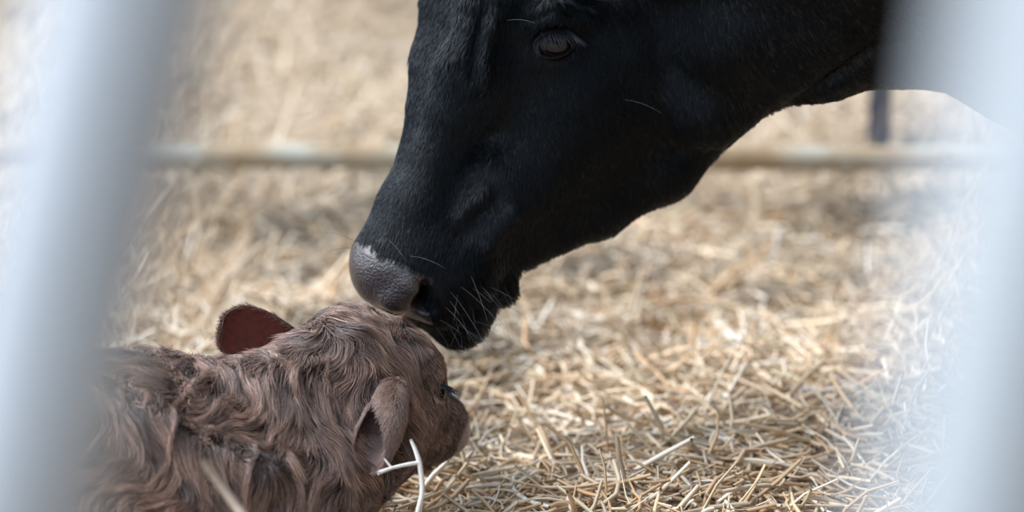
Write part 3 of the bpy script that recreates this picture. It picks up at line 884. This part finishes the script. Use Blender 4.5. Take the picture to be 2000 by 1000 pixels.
def rolled_ear(path, rads, flatd, face, gap_start, gap_max, nl=30, nw=30, th_=.0022):
    """ear rolled into a tube at its root and opening towards the tip"""
    path = np.asarray(path, float); tt = np.linspace(0, 1, len(path)); t = np.linspace(0, 1, nl)
    c = np.stack([np.interp(t, tt, path[:, k]) for k in range(3)], 1); rr_ = np.interp(t, tt, rads)
    for _ in range(3): c[1:-1] = (c[:-2] + 2 * c[1:-1] + c[2:]) / 4; rr_[1:-1] = (rr_[:-2] + 2 * rr_[1:-1] + rr_[2:]) / 4
    d = nrm(np.gradient(c, axis=0)); v = []
    for layer in (0, 1):
        for i in range(nl):
            a = nrm(face - d[i] * (face @ d[i])); b = np.cross(d[i], a)
            g = math.radians(4) + max(0, (t[i] - gap_start) / (1 - gap_start)) ** .7 * gap_max
            ph = np.linspace(g, 2 * math.pi - g, nw); R_ = rr_[i] - th_ * layer
            v.append(c[i] + R_ * (np.cos(ph)[:, None] * a * flatd + np.sin(ph)[:, None] * b))
    v = np.vstack(v); f = []
    for layer in (0, 1):
        o = layer * nl * nw
        for i in range(nl - 1):
            for j in range(nw - 1):
                q = (o + i * nw + j, o + (i + 1) * nw + j, o + (i + 1) * nw + j + 1, o + i * nw + j + 1)
                f.append(q[::-1] if layer else q)
    nout = len(f) // 2
    o = nl * nw; loop = [j for j in range(nw)] + [i * nw + nw - 1 for i in range(1, nl)] + [(nl - 1) * nw + j for j in range(nw - 2, -1, -1)] + [i * nw for i in range(nl - 2, 0, -1)]
    for a, b in zip(loop, loop[1:] + loop[:1]): f.append((a, b, b + o, a + o))
    return v, np.array(f), nout, d, t
v_, f_, nout, de, te = rolled_ear([V(768, 762, ebw + .004), V(757, 800, ebw - .022), V(742, 840, ebw - .036), V(728, 880, ebw - .040), V(716, 908, ebw - .036)],
                     [.020, .0255, .0265, .0235, .014], .75, nrm(-FV * .75 - RV * .55 - UV * .35), .30, math.radians(82))
nrm_o, _ = vnormals(v_, f_)
if np.sum((v_[:200] - v_[:900].mean(0)) * nrm_o[:200]) < 0: f_ = f_[:, ::-1]
oe = link('ear', np_mesh('ear', v_, f_, M_calfear), calf)
nE_, _ = vnormals(v_, f_)
pE, tE = sample(v_, f_[:nout], None, lambda c: np.ones(len(c)), 16000, r); nE = interp_n(nE_, tE)
fE = nrm(nrm(V(716, 908, ebw) - V(768, 762, ebw)) + .22 * r.normal(size=(len(pE), 3)) + .4 * vnoise(pE, .03, 4))
LE = r.uniform(.005, .012, len(pE)); E = grow(pE, nE, fE, LE, 5, np.full(len(pE), .20), np.full(len(pE), .08), r.uniform(1, 4, len(pE)), r)
hair_obj('ear_fur', E, .00020, M_calfhair, oe, np.exp(r.normal(0, .3, len(pE))))['kind'] = 'stuff'
# calf eye and lashes
ec = bsurf(861, 769) + FV * .0065
link('eye', sphere_mesh('eye', ec, (RV, UV, FV), (.0050, .0072, .0085), M_eye, 24, 16), calf)
lr = [ec + RV * math.cos(a) * .0046 + UV * math.sin(a) * .0066 - FV * (.0062 - .002 * math.cos(a)) + RV * .002 for a in np.linspace(0, 2 * math.pi, 26)]
link('eyelid', tube(lr, .0014, M_calfskin, 'eyelid', 8, caps=False), calf)
ls = []
for q in range(60):
    a = ec + RV * r.uniform(-.001, .003) + UV * r.uniform(.004, .012) - FV * r.uniform(.002, .006)
    dv = nrm(RV * 1.0 + UV * r.uniform(-.9, -.1) + FV * r.uniform(-.2, .4)); t = np.linspace(0, 1, 6)[:, None]
    ls.append(a + dv * r.uniform(.012, .026) * t - UV * .004 * t ** 2)
hair_obj('eyelashes', np.array(ls), .00025, M_lash, calf)['kind'] = 'stuff'

# ------------------------------------------------------------------ single stalks
def stalk(pts, rad, label, mat=M_stalk, name='straw_stalk', group='single straw stalks'):
    P_ = np.array([V(*q) for q in pts]); t = np.linspace(0, 1, len(P_)); tt = np.linspace(0, 1, len(P_) * 4)
    P_ = np.stack([np.interp(tt, t, P_[:, k]) for k in range(3)], 1)
    P_[1:-1] = (P_[:-2] + P_[1:-1] * 2 + P_[2:]) / 4
    o = link(name, tube(P_, rad, mat, name, 8)); tag(o, label, 'straw', group); return o

def down(px, py, w):
    """carry a stalk from a picture position down to the bedding"""
    q = V(px, py, w); return q
# pale forked stalk in front of the calf's cheek
fk = empty('straw_sprig', (V(815, 1000, -.10) * [1, 1, 0] + [0, 0, float(gz(*V(815, 1000, -.10)[:2]))]).tolist())
tag(fk, 'bleached forked straw stalk sticking up in front of the calf cheek', 'straw')
fb = V(815, 1000, -.10); fb2 = np.array([fb[0] - .02, fb[1], float(gz(fb[0], fb[1]))])
def rtube(P_, rad, mat, name, parent):
    P_ = np.array(P_); t = np.linspace(0, 1, len(P_)); tt = np.linspace(0, 1, len(P_) * 4)
    P_ = np.stack([np.interp(tt, t, P_[:, k]) for k in range(3)], 1); rr_ = np.interp(tt, t, rad)
    for _ in range(2): P_[1:-1] = (P_[:-2] + P_[1:-1] * 2 + P_[2:]) / 4
    return link(name, tube(P_, rr_, mat, name, 8), parent)
rtube([fb2, fb, V(826, 960, -.10), V(820, 905, -.10), V(812, 880, -.10), V(802, 858, -.10)], [.0022, .0024, .0027, .0029, .0024, .0016], M_stalkwhite, 'stem', fk)
rtube([V(820, 903, -.10), V(790, 908, -.105), V(765, 914, -.11), V(738, 924, -.115)], [.0024, .0021, .0019, .0024], M_stalkwhite, 'branch', fk)
rtube([V(765, 914, -.10), V(758, 905, -.10), V(750, 895, -.10)], [.0016, .0014, .001], M_stalkwhite, 'twig', fk)

def stalk_ground(a, b, rad, label, mat=M_stalk, up=(.03, .03), bow=.006):
    """one stalk lying on the bedding between two points of the floor"""
    p0, p1 = gp_(*a), gp_(*b)
    A0 = np.array([*p0, float(gz(*p0)) + up[0]]); B0 = np.array([*p1, float(gz(*p1)) + up[1]])
    t = np.linspace(0, 1, 9)[:, None]; sd = nrm(np.cross(B0 - A0, [0, 0, 1.0]))
    P_ = A0 + (B0 - A0) * t + sd * bow * np.sin(t * math.pi)
    o = link('straw_stalk', tube(P_, rad, mat, 'straw_stalk', 8)); tag(o, label, 'straw', 'larger straw stalks lying on top of the bedding')
stalk_ground((952, 958), (1062, 1010), .0030, 'cream straw stalk slanting down to the right just beyond the calf chin')
stalk_ground((1095, 978), (1048, 1030), .0028, 'short cream straw stalk with a cut end, meeting a longer one beyond the calf chin')
stalk_ground((1150, 1020), (1235, 990), .0022, 'thin yellow straw stalk lying nearly level at the bottom of the picture', bow=.004)
stalk_ground((1190, 815), (1280, 905), .0042, 'wide pale curved straw stalk right of the calf muzzle', bow=-.015)
stalk_ground((1400, 655), (1475, 760), .0060, 'broad pale straw blade slanting down in the middle of the bedding', M_stalkwhite)
stalk_ground((1560, 885), (1705, 875), .0048, 'white flattened straw stalk lying level near the right bar', M_stalkwhite)
stalk_ground((1262, 500), (1272, 570), .0080, 'pale upright straw blade below the cow\'s jaw in front of the rail', M_stalkwhite, up=(.02, .02))
# blurred stalk close to the viewer, leaning against the calf's shoulder
q0, q1 = V(396, 900, -.36), V(472, 1003, -.38); dq = (q1 - q0) / abs(q1[2] - q0[2]); q2 = q0 + dq * (q0[2] - float(gz(q0[0], q0[1])) - .005)
rt = tube([q0 + (q2 - q0) * t for t in np.linspace(0, 1, 8)], [.0042, .0048, .005, .005, .005, .0045, .004, .004], M_stalkbrown, 'straw_stalk', 8)
tag(link('straw_stalk', rt), 'blurred tan straw stalk leaning in front of the calf shoulder', 'straw')
# pale chip caught on the rail
cpt = on_y(1846, 296, RAIL_Y - .014)
cm = tube([cpt + [-.012, 0, .016], cpt + [-.002, -.004, .006], cpt + [.006, -.003, -.006], cpt + [.012, 0, -.016]], [.004, .011, .011, .003], M_stalkwhite, 'straw_chip', 8, flat=.25)
tag(link('straw_chip', cm), 'pale straw chip caught on the rail near the right bar', 'straw')
hx, hy = gp_(350, 520)
tag(link('hay_tuft', straws('hay_tuft', 900, (hx - .22, hx + .12), (hy - .45, hy + .25), .08, .22, .0014, .0030, 4, 3, 44, lift=.02, steep=.95)), 'fine upright hay blades sticking up beside the left bar', 'hay', kind='stuff')

# ------------------------------------------------------------------ foreground bars
def bar(pt, pbm, y, rad, label, mat=M_steel):
    a, b = on_y(*pt, y), on_y(*pbm, y); d = nrm(a - b)
    base = b + d * ((float(gz(b[0], -2.2)) - .01 - b[2]) / d[2]); top = b + d * ((2.0 - b[2]) / d[2])
    o = link('barrier_bar', tube([base + (top - base) * t for t in np.linspace(0, 1, 12)], rad, mat, 'barrier_bar', 40))
    tag(o, label, 'bar', 'steel barrier bars close to the viewer'); return o
bar((250, 0), (20, 1000), CAM[1] + .74, .0290, 'grey-blue galvanised steel bar, blurred, in front of the calf body')
bar((2112, 0), (1922, 1000), CAM[1] + .52, .0245, 'pale galvanised steel bar, blurred, in front of the cow neck', M_steel_dimmed)
